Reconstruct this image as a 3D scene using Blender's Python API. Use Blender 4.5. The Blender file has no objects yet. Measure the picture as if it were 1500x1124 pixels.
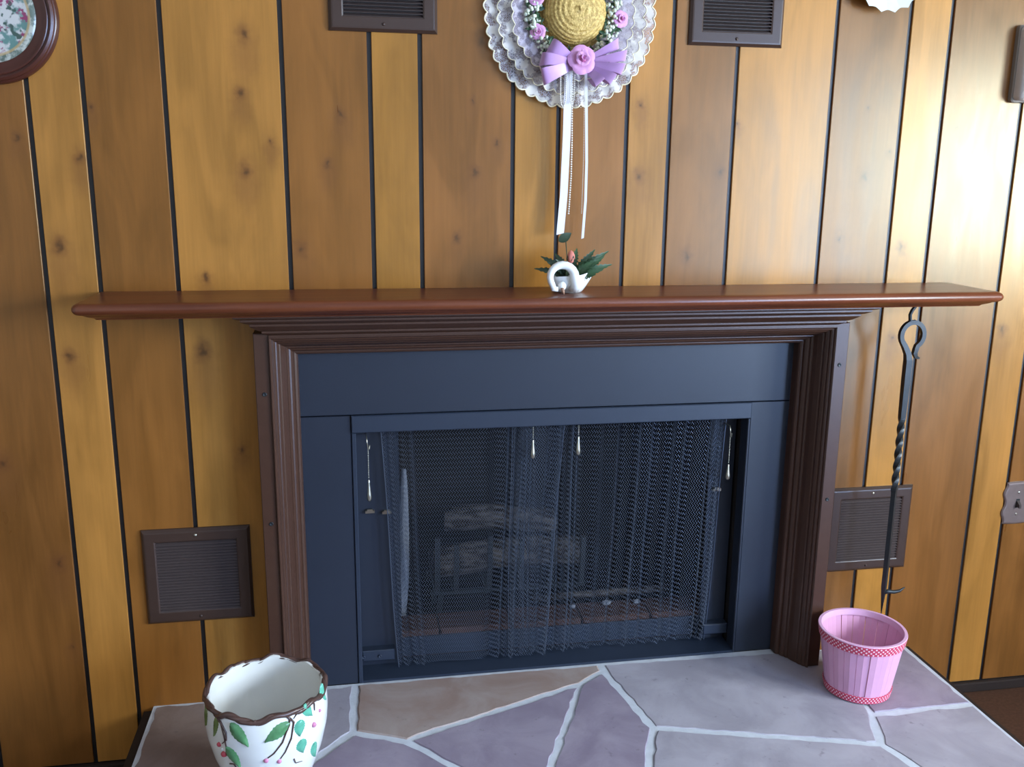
import bpy, math, random
from mathutils import Vector, Matrix, noise

# ------------------------------------------------------------------ camera, world, lights
scene = bpy.context.scene
COL = scene.collection
S_D, CAM_Z = 2.013, 1.37
PITCH, YAW, ROLL, FPX = 0.223756, 0.175632, 0.010058, 1338.4
fw = Vector((math.sin(YAW)*math.cos(PITCH), math.cos(YAW)*math.cos(PITCH), -math.sin(PITCH)))
rt0 = Vector((math.cos(YAW), -math.sin(YAW), 0)); up0 = rt0.cross(fw)
rt = rt0*math.cos(ROLL) + up0*math.sin(ROLL); up = -rt0*math.sin(ROLL) + up0*math.cos(ROLL)
cd = bpy.data.cameras.new('camera'); cam = bpy.data.objects.new('camera', cd); COL.objects.link(cam)
cd.sensor_fit = 'HORIZONTAL'; cd.sensor_width = 36.0; cd.lens = FPX/1500*36.0; cd.clip_start = .02
cam.matrix_world = Matrix(((rt.x, up.x, -fw.x, 0), (rt.y, up.y, -fw.y, -S_D), (rt.z, up.z, -fw.z, CAM_Z), (0, 0, 0, 1)))
scene.camera = cam

world = bpy.data.worlds.new('sky'); scene.world = world; world.use_nodes = True
bg = world.node_tree.nodes['Background']
bg.inputs[0].default_value = (.62, .78, 1, 1); bg.inputs[1].default_value = 1.2

# daylight entering through the window of the right wall
WX, WY0, WY1, WZ0, WZ1 = 2.8, -2.30, -1.25, .95, 1.85
ld = bpy.data.lights.new('window_daylight', 'AREA'); lo = bpy.data.objects.new('window_daylight', ld); COL.objects.link(lo)
ld.shape = 'RECTANGLE'; ld.size = WZ1-WZ0; ld.size_y = WY1-WY0
lo.location = (WX+.14, (WY0+WY1)/2, (WZ0+WZ1)/2); lo.rotation_euler = (0, math.radians(90), 0)
ld.energy = 215; ld.color = (.80, .92, 1.0)

# daylight entering through the glass door of the same wall
DY0, DY1, DZ1 = -4.2, -2.6, 2.03
l2 = bpy.data.lights.new('door_daylight', 'AREA'); o2 = bpy.data.objects.new('door_daylight', l2); COL.objects.link(o2)
l2.shape = 'RECTANGLE'; l2.size = DZ1-.1; l2.size_y = DY1-DY0
o2.location = (WX+.14, (DY0+DY1)/2, DZ1/2+.05); o2.rotation_euler = (0, math.radians(90), 0)
l2.energy = 330; l2.color = (.38, .58, 1.0)

vs = scene.view_settings
vs.view_transform = 'Standard'; vs.look = 'None'; vs.gamma = 1; vs.use_curve_mapping = False; vs.exposure = 0.0

# ------------------------------------------------------------------ helpers
PI = math.pi
def V(*a): return Vector(a)

class MB:
    def __init__(s): s.v = []; s.f = []
    def add(s, vs_, fs):
        n = len(s.v); s.v += [tuple(p) for p in vs_]; s.f += [tuple(i+n for i in f) for f in fs]; return s
    def box(s, x0, x1, y0, y1, z0, z1):
        return s.add([(x0,y0,z0),(x1,y0,z0),(x1,y1,z0),(x0,y1,z0),(x0,y0,z1),(x1,y0,z1),(x1,y1,z1),(x0,y1,z1)],
              [(0,3,2,1),(4,5,6,7),(0,1,5,4),(1,2,6,5),(2,3,7,6),(3,0,4,7)])
    def bbox(s, x0, x1, y0, y1, z0, z1, b=.002):
        # box with the four long front edges chamfered (front = -y)
        rings = [[(x0,y1,z0),(x1,y1,z0),(x1,y1,z1),(x0,y1,z1)], [(x0,y0+b,z0),(x1,y0+b,z0),(x1,y0+b,z1),(x0,y0+b,z1)],
                 [(x0+b,y0,z0+b),(x1-b,y0,z0+b),(x1-b,y0,z1-b),(x0+b,y0,z1-b)]]
        return s.rings(rings, caps=True)
    def rings(s, rings, closed=True, caps=False):
        n = len(rings[0]); vs_ = [p for r in rings for p in r]; fs = []
        for i in range(len(rings)-1):
            for j in range(n if closed else n-1):
                a = i*n+j; b = i*n+(j+1) % n; fs.append((a, b, b+n, a+n))
        if caps:
            fs.append(tuple(range(n))[::-1]); fs.append(tuple(range((len(rings)-1)*n, len(rings)*n)))
        return s.add(vs_, fs)
    def grid(s, fn, nu, nv, closed_u=False):
        rings = [[fn(i/(nu if closed_u else nu-1), j/(nv-1)) for i in range(nu)] for j in range(nv)]
        return s.rings(rings, closed=closed_u)
    def revolve(s, prof, n=48, c=(0,0,0), ax='z', caps=False):
        rings = []
        for r, h in prof:
            ring = []
            for k in range(n):
                a = 2*PI*k/n
                if ax == 'z': ring.append((c[0]+r*math.cos(a), c[1]+r*math.sin(a), c[2]+h))
                else: ring.append((c[0]+r*math.cos(a), c[1]-h, c[2]+r*math.sin(a)))   # axis towards -y
            rings.append(ring)
        return s.rings(rings, caps=caps)
    def tube(s, path, r, n=8, twist=None, caps=True, phase=0, flat=None):
        P = [Vector(p) for p in path]; m = len(P); rings = []
        T = [(P[min(i+1, m-1)]-P[max(i-1, 0)]).normalized() for i in range(m)]
        ref = Vector((0, 1, 0)) if abs(T[0].y) < .8 else Vector((0, 0, 1))
        nrm = (ref - T[0]*ref.dot(T[0])).normalized()
        for i in range(m):
            nrm = (nrm - T[i]*nrm.dot(T[i])).normalized(); bn = T[i].cross(nrm)
            rr = r[i] if isinstance(r, (list, tuple)) else r
            tw = (twist[i] if twist else 0)+phase
            rings.append([P[i] + (nrm*math.cos(2*PI*k/n+tw)*(flat or 1) + bn*math.sin(2*PI*k/n+tw))*rr for k in range(n)])
        return s.rings(rings, caps=caps)
    def ball(s, c, r, n=8, m=6, sc=(1,1,1)):
        rings = []
        for j in range(1, m):
            t = PI*j/m
            rings.append([(c[0]+r*sc[0]*math.sin(t)*math.cos(2*PI*k/n), c[1]+r*sc[1]*math.sin(t)*math.sin(2*PI*k/n), c[2]-r*sc[2]*math.cos(t)) for k in range(n)])
        b = len(s.v); s.rings(rings)
        e = len(s.v); s.v += [(c[0], c[1], c[2]-r*sc[2]), (c[0], c[1], c[2]+r*sc[2])]
        for k in range(n):
            s.f.append((e, b+(k+1) % n, b+k)); s.f.append((e+1, b+(m-2)*n+k, b+(m-2)*n+(k+1) % n))
        return s
    def build(s, name, mat, parent=None, smooth=False, angle=None):
        o = origin(parent)
        me = bpy.data.meshes.new(name)
        me.from_pydata([(p[0]-o.x, p[1]-o.y, p[2]-o.z) for p in s.v], [], s.f); me.update()
        fix_normals(me)
        if mat: me.materials.append(mat)
        ob = bpy.data.objects.new(name, me); COL.objects.link(ob); ob.parent = parent
        if smooth:
            me.polygons.foreach_set('use_smooth', [True]*len(me.polygons))
            if angle: me.set_sharp_from_angle(angle=math.radians(angle))
        return ob
def fix_normals(me):
    import bmesh
    b = bmesh.new(); b.from_mesh(me); bmesh.ops.recalc_face_normals(b, faces=b.faces); b.to_mesh(me); b.free()
def origin(o):
    p = Vector((0, 0, 0))
    while o: p += o.location; o = o.parent
    return p
def tag(o, label, cat=None, group=None, kind=None):
    if label: o['label'] = label
    if cat: o['category'] = cat
    if group: o['group'] = group
    if kind: o['kind'] = kind
    return o
def thing(name, label, cat, loc=(0,0,0), group=None):
    e = bpy.data.objects.new(name, None); COL.objects.link(e); e.location = loc; e.empty_display_size = .05
    return tag(e, label, cat, group)
def struct(o): o['kind'] = 'structure'; return o
def copy_tree(o, parent=None):
    c = o.copy(); COL.objects.link(c); c.parent = parent
    for ch in list(o.children): copy_tree(ch, c)
    return c

# ------------------------------------------------------------------ materials
class NT:
    def __init__(s, name):
        s.m = bpy.data.materials.new(name); s.m.use_nodes = True; s.t = s.m.node_tree
        s.b = s.t.nodes['Principled BSDF']
    def n(s, typ, **kw):
        nd = s.t.nodes.new(typ)
        for k, v in kw.items(): setattr(nd, k, v)
        return nd
    def l(s, a, b): s.t.links.new(a, b)
    def setin(s, sock, v):
        if isinstance(v, bpy.types.NodeSocket): s.l(v, sock)
        elif v is not None: sock.default_value = v
    def math(s, op, a, b=None, c=None, clamp=False):
        nd = s.n('ShaderNodeMath', operation=op); nd.use_clamp = clamp
        for i, v in enumerate((a, b, c)):
            if v is not None: s.setin(nd.inputs[i], v)
        return nd.outputs[0]
    def vmath(s, op, a, b=None):
        nd = s.n('ShaderNodeVectorMath', operation=op); s.setin(nd.inputs[0], a)
        if b is not None: s.setin(nd.inputs[1], b)
        return nd.outputs['Value'] if op in ('LENGTH', 'DISTANCE') else nd.outputs[0]
    def mix(s, f, a, b, mode='MIX'):
        nd = s.n('ShaderNodeMix', data_type='RGBA', blend_type=mode)
        s.setin(nd.inputs[0], f); s.setin(nd.inputs[6], a); s.setin(nd.inputs[7], b); return nd.outputs[2]
    def noise(s, vec, scale=5, detail=3, rough=.55, dist=0):
        nd = s.n('ShaderNodeTexNoise'); nd.inputs['Scale'].default_value = scale; nd.inputs['Detail'].default_value = detail
        nd.inputs['Roughness'].default_value = rough; nd.inputs['Distortion'].default_value = dist
        if vec is not None: s.l(vec, nd.inputs['Vector'])
        return nd.outputs[0]
    def pos(s): return s.n('ShaderNodeNewGeometry').outputs['Position']
    def obj(s): return s.n('ShaderNodeTexCoord').outputs['Object']
    def ramp(s, f, lo, hi, a=0., b=1., smooth=True):
        nd = s.n('ShaderNodeMapRange', interpolation_type='SMOOTHSTEP' if smooth else 'LINEAR')
        s.setin(nd.inputs[0], f); nd.inputs[1].default_value = lo; nd.inputs[2].default_value = hi
        nd.inputs[3].default_value = a; nd.inputs[4].default_value = b; return nd.outputs[0]
    def bump(s, h, strength=.3, dist=.002):
        nd = s.n('ShaderNodeBump'); nd.inputs['Strength'].default_value = strength; nd.inputs['Distance'].default_value = dist
        s.l(h, nd.inputs['Height']); s.l(nd.outputs[0], s.b.inputs['Normal'])
    def set(s, col=None, rough=None, metal=None, spec=None, **kw):
        if col is not None: s.setin(s.b.inputs['Base Color'], (*col, 1) if isinstance(col, tuple) and len(col) == 3 else col)
        if rough is not None: s.setin(s.b.inputs['Roughness'], rough)
        if metal is not None: s.b.inputs['Metallic'].default_value = metal
        if spec is not None: s.b.inputs['Specular IOR Level'].default_value = spec
        for k, v in kw.items(): s.setin(s.b.inputs[k], v)
        return s.m
def c4(c): return (*c, 1)
def simple(name, col, rough=.5, metal=0, spec=.5, var=.12, scale=30, bump=0, bscale=200, **kw):
    t = NT(name); p = t.pos()
    f = t.noise(p, scale, 3)
    c = t.mix(f, c4(tuple(x*(1-var) for x in col)), c4(tuple(min(1, x*(1+var)) for x in col)))
    if bump: t.bump(t.noise(p, bscale, 2), bump, .001)
    return t.set(c, rough, metal, spec, **kw)

M = {}
# knotty plank panelling: the two plank tones sit in the object colour, knots where the wall has them
KNOTS = [(-0.198,1.64,.018),(-0.211,1.53,.014),(-0.208,1.375,.017),(-0.156,1.433,.011),(-0.5,1.494,.009),(-0.643,1.433,.011),(-0.528,1.396,.015),
 (-0.041,1.391,.012),(-0.01,1.49,.015),(-0.584,1.222,.021),(-0.104,1.213,.021),(-0.301,1.152,.012),(-0.586,.991,.018),(-0.318,.995,.024),(-0.74,.765,.021),
 (-0.249,.771,.012),(-0.649,.528,.021),(-0.639,.33,.011),(.27,1.377,.018),(.319,1.435,.011),(.267,1.527,.009),(.232,1.237,.012),(.284,1.643,.023),
 (.642,1.373,.018),(.64,1.523,.011),(.832,1.386,.015),(.866,1.488,.009),(1.189,1.377,.024),(1.182,1.527,.009),(1.139,1.235,.011),(1.246,1.429,.011),
 (1.301,1.211,.018),(.761,1.194,.021),(1.41,1.489,.009),(1.302,.992,.014),(1.601,1.006,.018)]
def wood_panel():
    t = NT('plank_wood'); p = t.pos(); oi = t.n('ShaderNodeObjectInfo')
    sh = t.n('ShaderNodeCombineXYZ'); t.l(t.math('MULTIPLY', oi.outputs['Random'], 37.), sh.inputs[1])
    q = t.vmath('ADD', p, sh.outputs[0])
    wob = t.noise(t.vmath('MULTIPLY', q, (1, 1, .6)), 9, 2)
    kmax = None; halo = None
    wv = t.n('ShaderNodeCombineXYZ'); t.l(t.math('MULTIPLY', t.math('SUBTRACT', t.noise(q, 60, 2), .5), .022), wv.inputs[0])
    t.l(t.math('MULTIPLY', t.math('SUBTRACT', t.noise(t.vmath('ADD', q, (3, 3, 3)), 45, 2), .5), .03), wv.inputs[2])
    pk = t.vmath('ADD', p, wv.outputs[0])
    for kx, kz, r in KNOTS:
        d = t.vmath('LENGTH', t.vmath('MULTIPLY', t.vmath('SUBTRACT', pk, (kx, 0, kz)), (1/r, 0, .72/r)))
        kmax = d if kmax is None else t.math('MINIMUM', kmax, d)
        d2 = t.vmath('LENGTH', t.vmath('MULTIPLY', t.vmath('SUBTRACT', pk, (kx, 0, kz-r*1.6)), (.45/r, 0, .22/r)))
        halo = d2 if halo is None else t.math('MINIMUM', halo, d2)
    knot = t.ramp(kmax, .15, 1.15, 1, 0); core = t.ramp(kmax, .0, .45, 1, 0); hal = t.ramp(halo, .2, 1.1, 1, 0)
    grain = t.noise(t.vmath('MULTIPLY', q, (150, 1, 6)), 1, 4, .6)
    fig = t.noise(t.vmath('MULTIPLY', q, (14, 1, 3.2)), 1, 3, .5, 1.2)
    blot = t.noise(t.vmath('MULTIPLY', q, (5, 1, 1.6)), 1, 2)
    k = t.math('ADD', t.math('ADD', t.ramp(grain, .25, .75, -.06, .06), t.ramp(fig, .25, .75, -.16, .13)), t.ramp(blot, .3, .7, .84, 1.14))
    col = t.mix(1, oi.outputs['Color'], k, 'MULTIPLY')
    cw = t.n('ShaderNodeCombineColor')
    col = t.mix(t.math('MULTIPLY', hal, .38), col, (.17, .062, .018, 1))
    col = t.mix(t.math('MULTIPLY', knot, .55), col, (.13, .045, .014, 1))
    col = t.mix(t.math('MULTIPLY', core, .7), col, (.05, .018, .008, 1))
    t.bump(t.math('ADD', grain, fig), .05, .001)
    return t.set(col, t.ramp(fig, .2, .8, .27, .35), 0, .62, **{'Specular Tint': (1, .93, .66, 1)})
M['plank'] = wood_panel()
M['groove'] = simple('groove_paint', (.012, .011, .011), .42, var=.2)
def red_wood():
    t = NT('mantel_wood'); p = t.pos()
    g = t.noise(t.vmath('MULTIPLY', p, (3, 60, 60)), 1, 4, .6)
    col = t.mix(t.ramp(g, .3, .7), (.105, .026, .011, 1), (.18, .050, .019, 1))
    return t.set(col, .32, 0, .5)
M['mantel'] = red_wood()
def brown_trim():
    t = NT('brown_trim'); p = t.pos()
    g = t.noise(t.vmath('MULTIPLY', p, (40, 40, 40)), 1, 3)
    return t.set(t.mix(g, (.050, .021, .012, 1), (.066, .029, .017, 1)), .36, 0, .45)
M['trim'] = brown_trim()
M['vent'] = simple('brown_metal_paint', (.050, .027, .019), .36, 0, .45, .08)
M['louvre'] = simple('louvre_paint_with_sheen', (.062, .044, .040), .30, 0, .6, .06)  # vent brown made lighter and greyer for the sheen on the slats
M['ventdark'] = simple('duct_dark', (.012, .010, .010), .8)
M['insert'] = simple('black_stove_paint_blue_sheen', (.014, .019, .032), .45, 0, .5, .12, 6, .06, 500)  # black paint, blue sky reflection mixed into the base colour
M['insert2'] = simple('black_frame_paint_blue_sheen', (.020, .028, .046), .40, 0, .5, .08, 8)  # frame black lifted towards blue for the reflected sky
M['wire'] = simple('mesh_wire', (.105, .125, .165), .42, .6, .5, .1)
M['chrome'] = simple('brass_chain', (.55, .52, .42), .28, .95, .5, .1, 200)
M['firebox'] = simple('sooty_refractory', (.020, .016, .014), .95, 0, .2, .5, 12, .5, 60)
M['brick'] = simple('firebrick', (.070, .036, .027), .9, 0, .2, .35, 25, .5, 80)
M['ash'] = simple('ash', (.06, .055, .05), .95, 0, .1, .5, 30, .6, 60)
M['iron'] = simple('black_iron', (.022, .026, .028), .40, .3, .5, .3, 60, .2, 150)
def log_mat():
    t = NT('charred_log'); p = t.pos()
    f = t.noise(t.vmath('MULTIPLY', p, (20, 60, 60)), 1, 4, .65)
    c = t.mix(t.ramp(f, .38, .62), (.025, .018, .014, 1), (.10, .085, .075, 1)); t.bump(f, .6, .006)
    return t.set(c, .95, 0, .2)
M['log'] = log_mat()
M['paleash'] = simple('pale_streak_and_cinder', (.26, .27, .30), .8, 0, .3, .3, 25, .4, 60)
M['mortar'] = simple('mortar', (.55, .57, .61), .9, 0, .2, .18, 40, .8, 90)
def stone(name, a, b):
    t = NT(name); p = t.pos()
    f = t.noise(p, 7, 5, .6, .6); f2 = t.noise(p, 45, 4, .6)
    c = t.mix(t.ramp(f, .3, .7), c4(a), c4(b)); c = t.mix(t.ramp(f2, .62, .8, 0, .5), c, (.10, .085, .09, 1))
    t.bump(t.math('ADD', f, t.math('MULTIPLY', f2, .35)), .35, .006)
    return t.set(c, .55, 0, .4)
M['st_purple'] = stone('purple_flagstone', (.235, .190, .245), (.33, .28, .335))
M['st_grey'] = stone('grey_flagstone', (.30, .275, .31), (.40, .37, .41))
M['st_orange'] = stone('tan_flagstone', (.29, .20, .165), (.37, .30, .27))
M['st_brown'] = stone('brown_flagstone', (.20, .145, .125), (.27, .21, .19))
M['edge'] = simple('hearth_edge', (.024, .014, .010), .8, 0, .25)
M['carpet'] = simple('brown_carpet', (.075, .035, .02), .95, 0, .1, .4, 120, .9, 300)
M['plaster'] = simple('cream_plaster', (.55, .50, .42), .9, 0, .2, .05, 4)
M['ceil'] = simple('white_ceiling', (.62, .60, .56), .95, 0, .2, .05, 40, .4, 150)
M['white'] = simple('white_paint', (.75, .75, .74), .4, 0, .5, .04)
def glass():
    t = NT('window_glass'); n = t.t.nodes; tr = t.n('ShaderNodeBsdfTransparent'); gl = t.n('ShaderNodeBsdfGlossy'); gl.inputs['Roughness'].default_value = .02
    mx = t.n('ShaderNodeMixShader'); mx.inputs[0].default_value = .06; t.l(tr.outputs[0], mx.inputs[1]); t.l(gl.outputs[0], mx.inputs[2])
    t.l(mx.outputs[0], n['Material Output'].inputs['Surface']); return t.m
M['glass'] = glass()

# ------------------------------------------------------------------ room shell
ZH = .1626; CX = .468
RX0, RX1, RY, RZ = -2.3, 2.8, -4.6, 2.44
OPX0, OPX1, OPZ = CX-.60, CX+.60, 1.0
fl = struct(MB().box(RX0, RX1, RY, .0, -.05, 0).build('floor', M['carpet']))
struct(MB().box(RX0-.1, RX1+.1, RY-.1, .7, RZ, RZ+.06).build('ceiling', M['ceil']))
struct(MB().box(RX0-.1, RX0, RY, .02, 0, RZ).build('wall_left', M['plaster']))
wr = MB()
wr.box(RX1, RX1+.1, RY, DY0, 0, RZ); wr.box(RX1, RX1+.1, DY0, DY1, DZ1, RZ); wr.box(RX1, RX1+.1, DY1, WY0, 0, RZ)
wr.box(RX1, RX1+.1, WY1, .02, 0, RZ); wr.box(RX1, RX1+.1, WY0, WY1, 0, WZ0); wr.box(RX1, RX1+.1, WY0, WY1, WZ1, RZ)
struct(wr.build('wall_right', M['plaster']))
struct(MB().box(RX0-.1, RX1+.1, RY-.1, RY, 0, RZ).build('wall_front', M['plaster']))
w1 = bpy.data.objects.new('window_1', None); COL.objects.link(w1); struct(w1); w1.location = (RX1, (WY0+WY1)/2, WZ0)
f_ = MB()
for a, b in ((WY0, WY0+.05), (WY1-.05, WY1), ((WY0+WY1)/2-.025, (WY0+WY1)/2+.025)): f_.box(RX1+.02, RX1+.07, a, b, WZ0, WZ1)
f_.box(RX1+.02, RX1+.07, WY0, WY1, WZ0, WZ0+.05); f_.box(RX1+.02, RX1+.07, WY0, WY1, WZ1-.05, WZ1)
f_.build('window_frame', M['white'], w1)
for a, b in ((WY0+.05, (WY0+WY1)/2-.025), ((WY0+WY1)/2+.025, WY1-.05)): MB().box(RX1+.043, RX1+.047, a, b, WZ0+.05, WZ1-.05).build('pane', M['glass'], w1)
MB().box(RX1-.04, RX1+.02, WY0-.03, WY1+.03, WZ0-.03, WZ0).build('window_sill', M['white'], w1)
d1 = bpy.data.objects.new('door_1', None); COL.objects.link(d1); struct(d1); d1.location = (RX1, (DY0+DY1)/2, 0)
f_ = MB(); my_ = (DY0+DY1)/2
for a, b in ((DY0, DY0+.05), (DY1-.05, DY1), (my_-.03, my_+.03)): f_.box(RX1+.02, RX1+.07, a, b, 0, DZ1)
f_.box(RX1+.02, RX1+.07, DY0, DY1, DZ1-.05, DZ1); f_.box(RX1+.02, RX1+.07, DY0, DY1, 0, .06)
f_.build('door_frame', M['white'], d1)
for a, b in ((DY0+.05, my_-.03), (my_+.03, DY1-.05)): MB().box(RX1+.043, RX1+.047, a, b, .06, DZ1-.05).build('pane', M['glass'], d1)

wb = MB()
wb.box(RX0, OPX0, .005, .03, 0, RZ); wb.box(OPX1, RX1, .005, .03, 0, RZ); wb.box(OPX0, OPX1, .005, .03, OPZ, RZ)
wall = struct(wb.build('wall_back', M['groove']))
G = [-0.6164,-0.5127,-0.3584,-0.1265,0.0505,0.1549,0.3536,0.4538,0.6078,0.7066,0.8567,1.0875,1.2664,1.37,1.5749]
pat = [.1016,.1524,.2286,.1778,.1016,.2032,.1016,.1524]
x = G[-1]; seq = [.1016,.1524,.1016,.1524,.2286,.1778,.1016,.2032,.1016,.1524,.1016,.1524]; i = 0
while x < RX1: x += seq[i % len(seq)]; G.append(min(x, RX1)); i += 1
x = G[0]; seq2 = [.2032,.1016,.1778,.2286,.1524,.1016,.1524,.1016]; i = 0
while x > RX0: x -= seq2[i % len(seq2)]; G.insert(0, max(x, RX0)); i += 1
i0 = G.index(-0.6164); GW = .0048
LIGHT, DARK = (.370, .157, .029), (.215, .080, .0165)
rnd = random.Random(4)
for k in range(len(G)-1):
    a, b = G[k]+GW, G[k+1]-GW
    if b-a < .01: continue
    z0 = .03
    if a > OPX0-.02 and b < OPX1+.03: z0 = OPZ
    pl = MB().bbox(a, b, 0, .0055, z0, RZ-.004, .0010).build('plank', M['plank'], wall)
    tone = LIGHT if (k-i0) % 2 == 0 else DARK
    j = rnd.uniform(.92, 1.08); pl.color = (tone[0]*j, tone[1]*j, tone[2]*j*rnd.uniform(.9, 1.1), 1)
HX0, HX1, HY0 = -.479, 1.42, -.57
bb = MB().bbox(RX0, HX0-.03, -.012, .0, 0, .028, .003); bb.bbox(HX1+.03, RX1, -.012, .0, 0, .028, .003)
struct(bb.build('baseboard_back', M['edge']))

# ------------------------------------------------------------------ hearth of flagstones
he = thing('hearth', 'raised hearth of irregular purple and tan flagstones in pale mortar', 'hearth', (CX, -.28, 0))
MB().box(HX0, HX1, HY0, .024, 0, ZH-.0012).build('mortar_bed', M['mortar'], he)
ed = MB(); ed.box(HX0-.022, HX0, HY0-.02, -.001, 0, ZH-.012); ed.box(HX1, HX1+.022, HY0-.02, -.001, 0, ZH-.012); ed.box(HX0-.022, HX1+.022, HY0-.022, HY0, 0, ZH-.012)
ed.build('edge_trim', M['edge'], he)
A0 = (-.016, .02); B_ = (-.024, -.178); C_ = (.09, -.228); D0 = (.598, .02); D_ = (.594, -.016); E_ = (.524, -.064); F_ = (.640, -.268)
G_ = (1.118, -.405); H_ = (1.158, -.298); T_ = (1.215, .0); Hr = (HX1, -.296); GF = (1.172, HY0); EF = (.288, HY0); J_ = (.325, -.492); FF = (.515, HY0)
K0 = (-.235, .0); K1 = (-.205, -.37); KL = (HX0, -.40); KF = (-.215, HY0)
STONES = [('st_brown', [(HX0, 0), K0, K1, KL]), ('st_grey', [K0, A0, B_, K1]), ('st_orange', [A0, B_, C_, E_, D_, D0]), ('st_purple', [C_, E_, J_]),
  ('st_purple', [B_, C_, J_, EF, KF, K1]), ('st_purple', [E_, D_, F_, FF, EF, J_]), ('st_grey', [D0, T_, H_, G_, F_, D_]), ('st_purple', [T_, (HX1, 0), Hr, H_]),
  ('st_grey', [H_, Hr, (HX1, HY0), GF, G_]), ('st_grey', [F_, G_, GF, FF]), ('st_brown', [KL, K1, KF, (HX0, HY0)])]
def inset(poly, d):
    a = sum(poly[i][0]*poly[(i+1) % len(poly)][1]-poly[(i+1) % len(poly)][0]*poly[i][1] for i in range(len(poly)))
    P = [Vector(p) for p in (poly if a > 0 else poly[::-1])]; n = len(P); out = []
    for i in range(n):
        p0, p1, p2 = P[i-1], P[i], P[(i+1) % n]
        e1 = (p1-p0).normalized(); e2 = (p2-p1).normalized()
        n1 = Vector((-e1.y, e1.x)); n2 = Vector((-e2.y, e2.x)); m = n1+n2
        out.append(p1 + m*(d/max(.35, m.dot(n1))) if m.length > .05 else p1+n1*d)
    return out
for si, (mt, poly) in enumerate(STONES):
    P = inset(poly, .0085); pts = []
    for i in range(len(P)):
        a, b = P[i], P[(i+1) % len(P)]; m = max(1, int((b-a).length/.022)); nn = Vector((-(b-a).y, (b-a).x)).normalized()
        for j in range(m):
            p = a.lerp(b, j/m); w = noise.noise((p.x*28+si*7, p.y*28, si))*.0062+noise.noise((p.x*90, p.y*90, si+9))*.002
            pts.append(p+nn*w)
    c = sum(pts, Vector((0, 0)))/len(pts)
    tilt = (rnd.uniform(-.004, .004), rnd.uniform(-.003, .003))
    def zz(p): return ZH + .0012 + tilt[0]*(p.x-c.x) + tilt[1]*(p.y-c.y)
    rings = [[(p.x, p.y, ZH-.02) for p in pts], [(p.x, p.y, zz(p)-.003) for p in pts], [(p.x+(c.x-p.x)*.014, p.y+(c.y-p.y)*.014, zz(p)) for p in pts]]
    MB().rings(rings, caps=True).build('flagstone', M[mt], he)

# ------------------------------------------------------------------ fireplace surround (mitred casing + crown)
su = thing('fireplace_surround', 'brown fluted fireplace surround with mitred corners and stepped crown', 'surround', (CX, -.04, ZH))
PROF = [(0,.022),(0,-.002),(.002,-.007),(.006,-.010),(.0085,-.010),(.0095,-.016),(.013,-.021),(.0165,-.0225),(.018,-.028),(.0205,-.031),(.0225,-.031),
        (.026,-.043),(.0315,-.055),(.034,-.057),(.035,-.063),(.038,-.068),(.0405,-.069),(.0415,-.074),(.044,-.077),(.0465,-.0775),(.0475,-.082),(.050,-.085),(.052,-.085)]
HI, ZI = .588, .985
def leg(sd):
    m = MB(); r0 = [(CX+sd*(HI+u), y, ZH+.003) for u, y in PROF]; r1 = [(CX+sd*(HI+u), y, ZI+u) for u, y in PROF]
    m.rings([r0, r1], closed=False); return m.build('casing_leg', M['trim'], su)
leg(-1); leg(1)
m = MB(); m.rings([[(CX-(HI+u), y, ZI+u) for u, y in PROF], [(CX+(HI+u), y, ZI+u) for u, y in PROF]], closed=False); m.build('casing_header', M['trim'], su)
for sd in (-1, 1):
    a, b = sorted((CX+sd*(HI+.052), CX+sd*(HI+.084)))
    fl_ = MB().bbox(a, b, -.080, -.0005, ZH+.003, 1.045, .0015).build('flange', M['trim'], su)
    for z in ((.915, .625) if sd < 0 else (.945, .612)):
        x = (a+b)/2 + sd*(-.002)
        MB().revolve([(.0001,.0004),(.0022,.0004),(.0034,.0016),(.0046,.0010),(.0048,-.001)], 14, (x, -.0803, z), 'y').build('screw_hole', M['iron'], fl_, True)
CR = [(0,1.036),(.0,1.041),(.12,1.045),(.20,1.048),(.20,1.052),(.34,1.056),(.48,1.063),(.54,1.066),(.54,1.070),(.68,1.0735),(.80,1.078),(.80,1.082),(.93,1.0845),(1,1.087),(1,1.0915)]
def ring3(hx, yf, z): return [(CX-hx, -.0005, z), (CX-hx, yf, z), (CX+hx, yf, z), (CX+hx, -.0005, z)]
MB().rings([ring3(.640+.062*t, -(.083+.067*t), z) for t, z in CR], caps=True).build('crown_moulding', M['trim'], su)

# ------------------------------------------------------------------ mantel shelf
ms = thing('mantel_shelf', 'long red-brown wooden mantel shelf with rounded nose', 'mantel', (CX, -.09, 1.0915))
MX0, MX1, MY = -.521, 1.443, -.199
def shelf_ring(i, z, r=.004):
    x0, x1, y = MX0+i, MX1-i, MY+i; r = max(.002, r)
    return [(x0, -.0005, z), (x0, y+r, z), (x0+r*.3, y+r*.3, z), (x0+r, y, z), (x1-r, y, z), (x1-r*.3, y+r*.3, z), (x1, y+r, z), (x1, -.0005, z)]
zt = 1.1264; rn = .0115
pr = [(.030, zt-2*rn)] + [(rn*(1-math.cos(a)), zt-rn+rn*math.sin(a)) for a in [math.radians(d) for d in range(-90, 91, 18)]] + [(.030, zt)]
MB().rings([shelf_ring(i, z, .012) for i, z in pr], caps=True).build('shelf_board', M['mantel'], ms, True, 50)
pr = [(.034, 1.0917), (.032, 1.0945), (.030, 1.0955), (.027, 1.0965), (.021, 1.099), (.016, 1.1022), (.015, zt-2*rn-.0002)]
MB().rings([shelf_ring(i, z, .008) for i, z in pr], caps=True).build('cove_moulding', M['mantel'], ms, True, 40)

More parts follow.
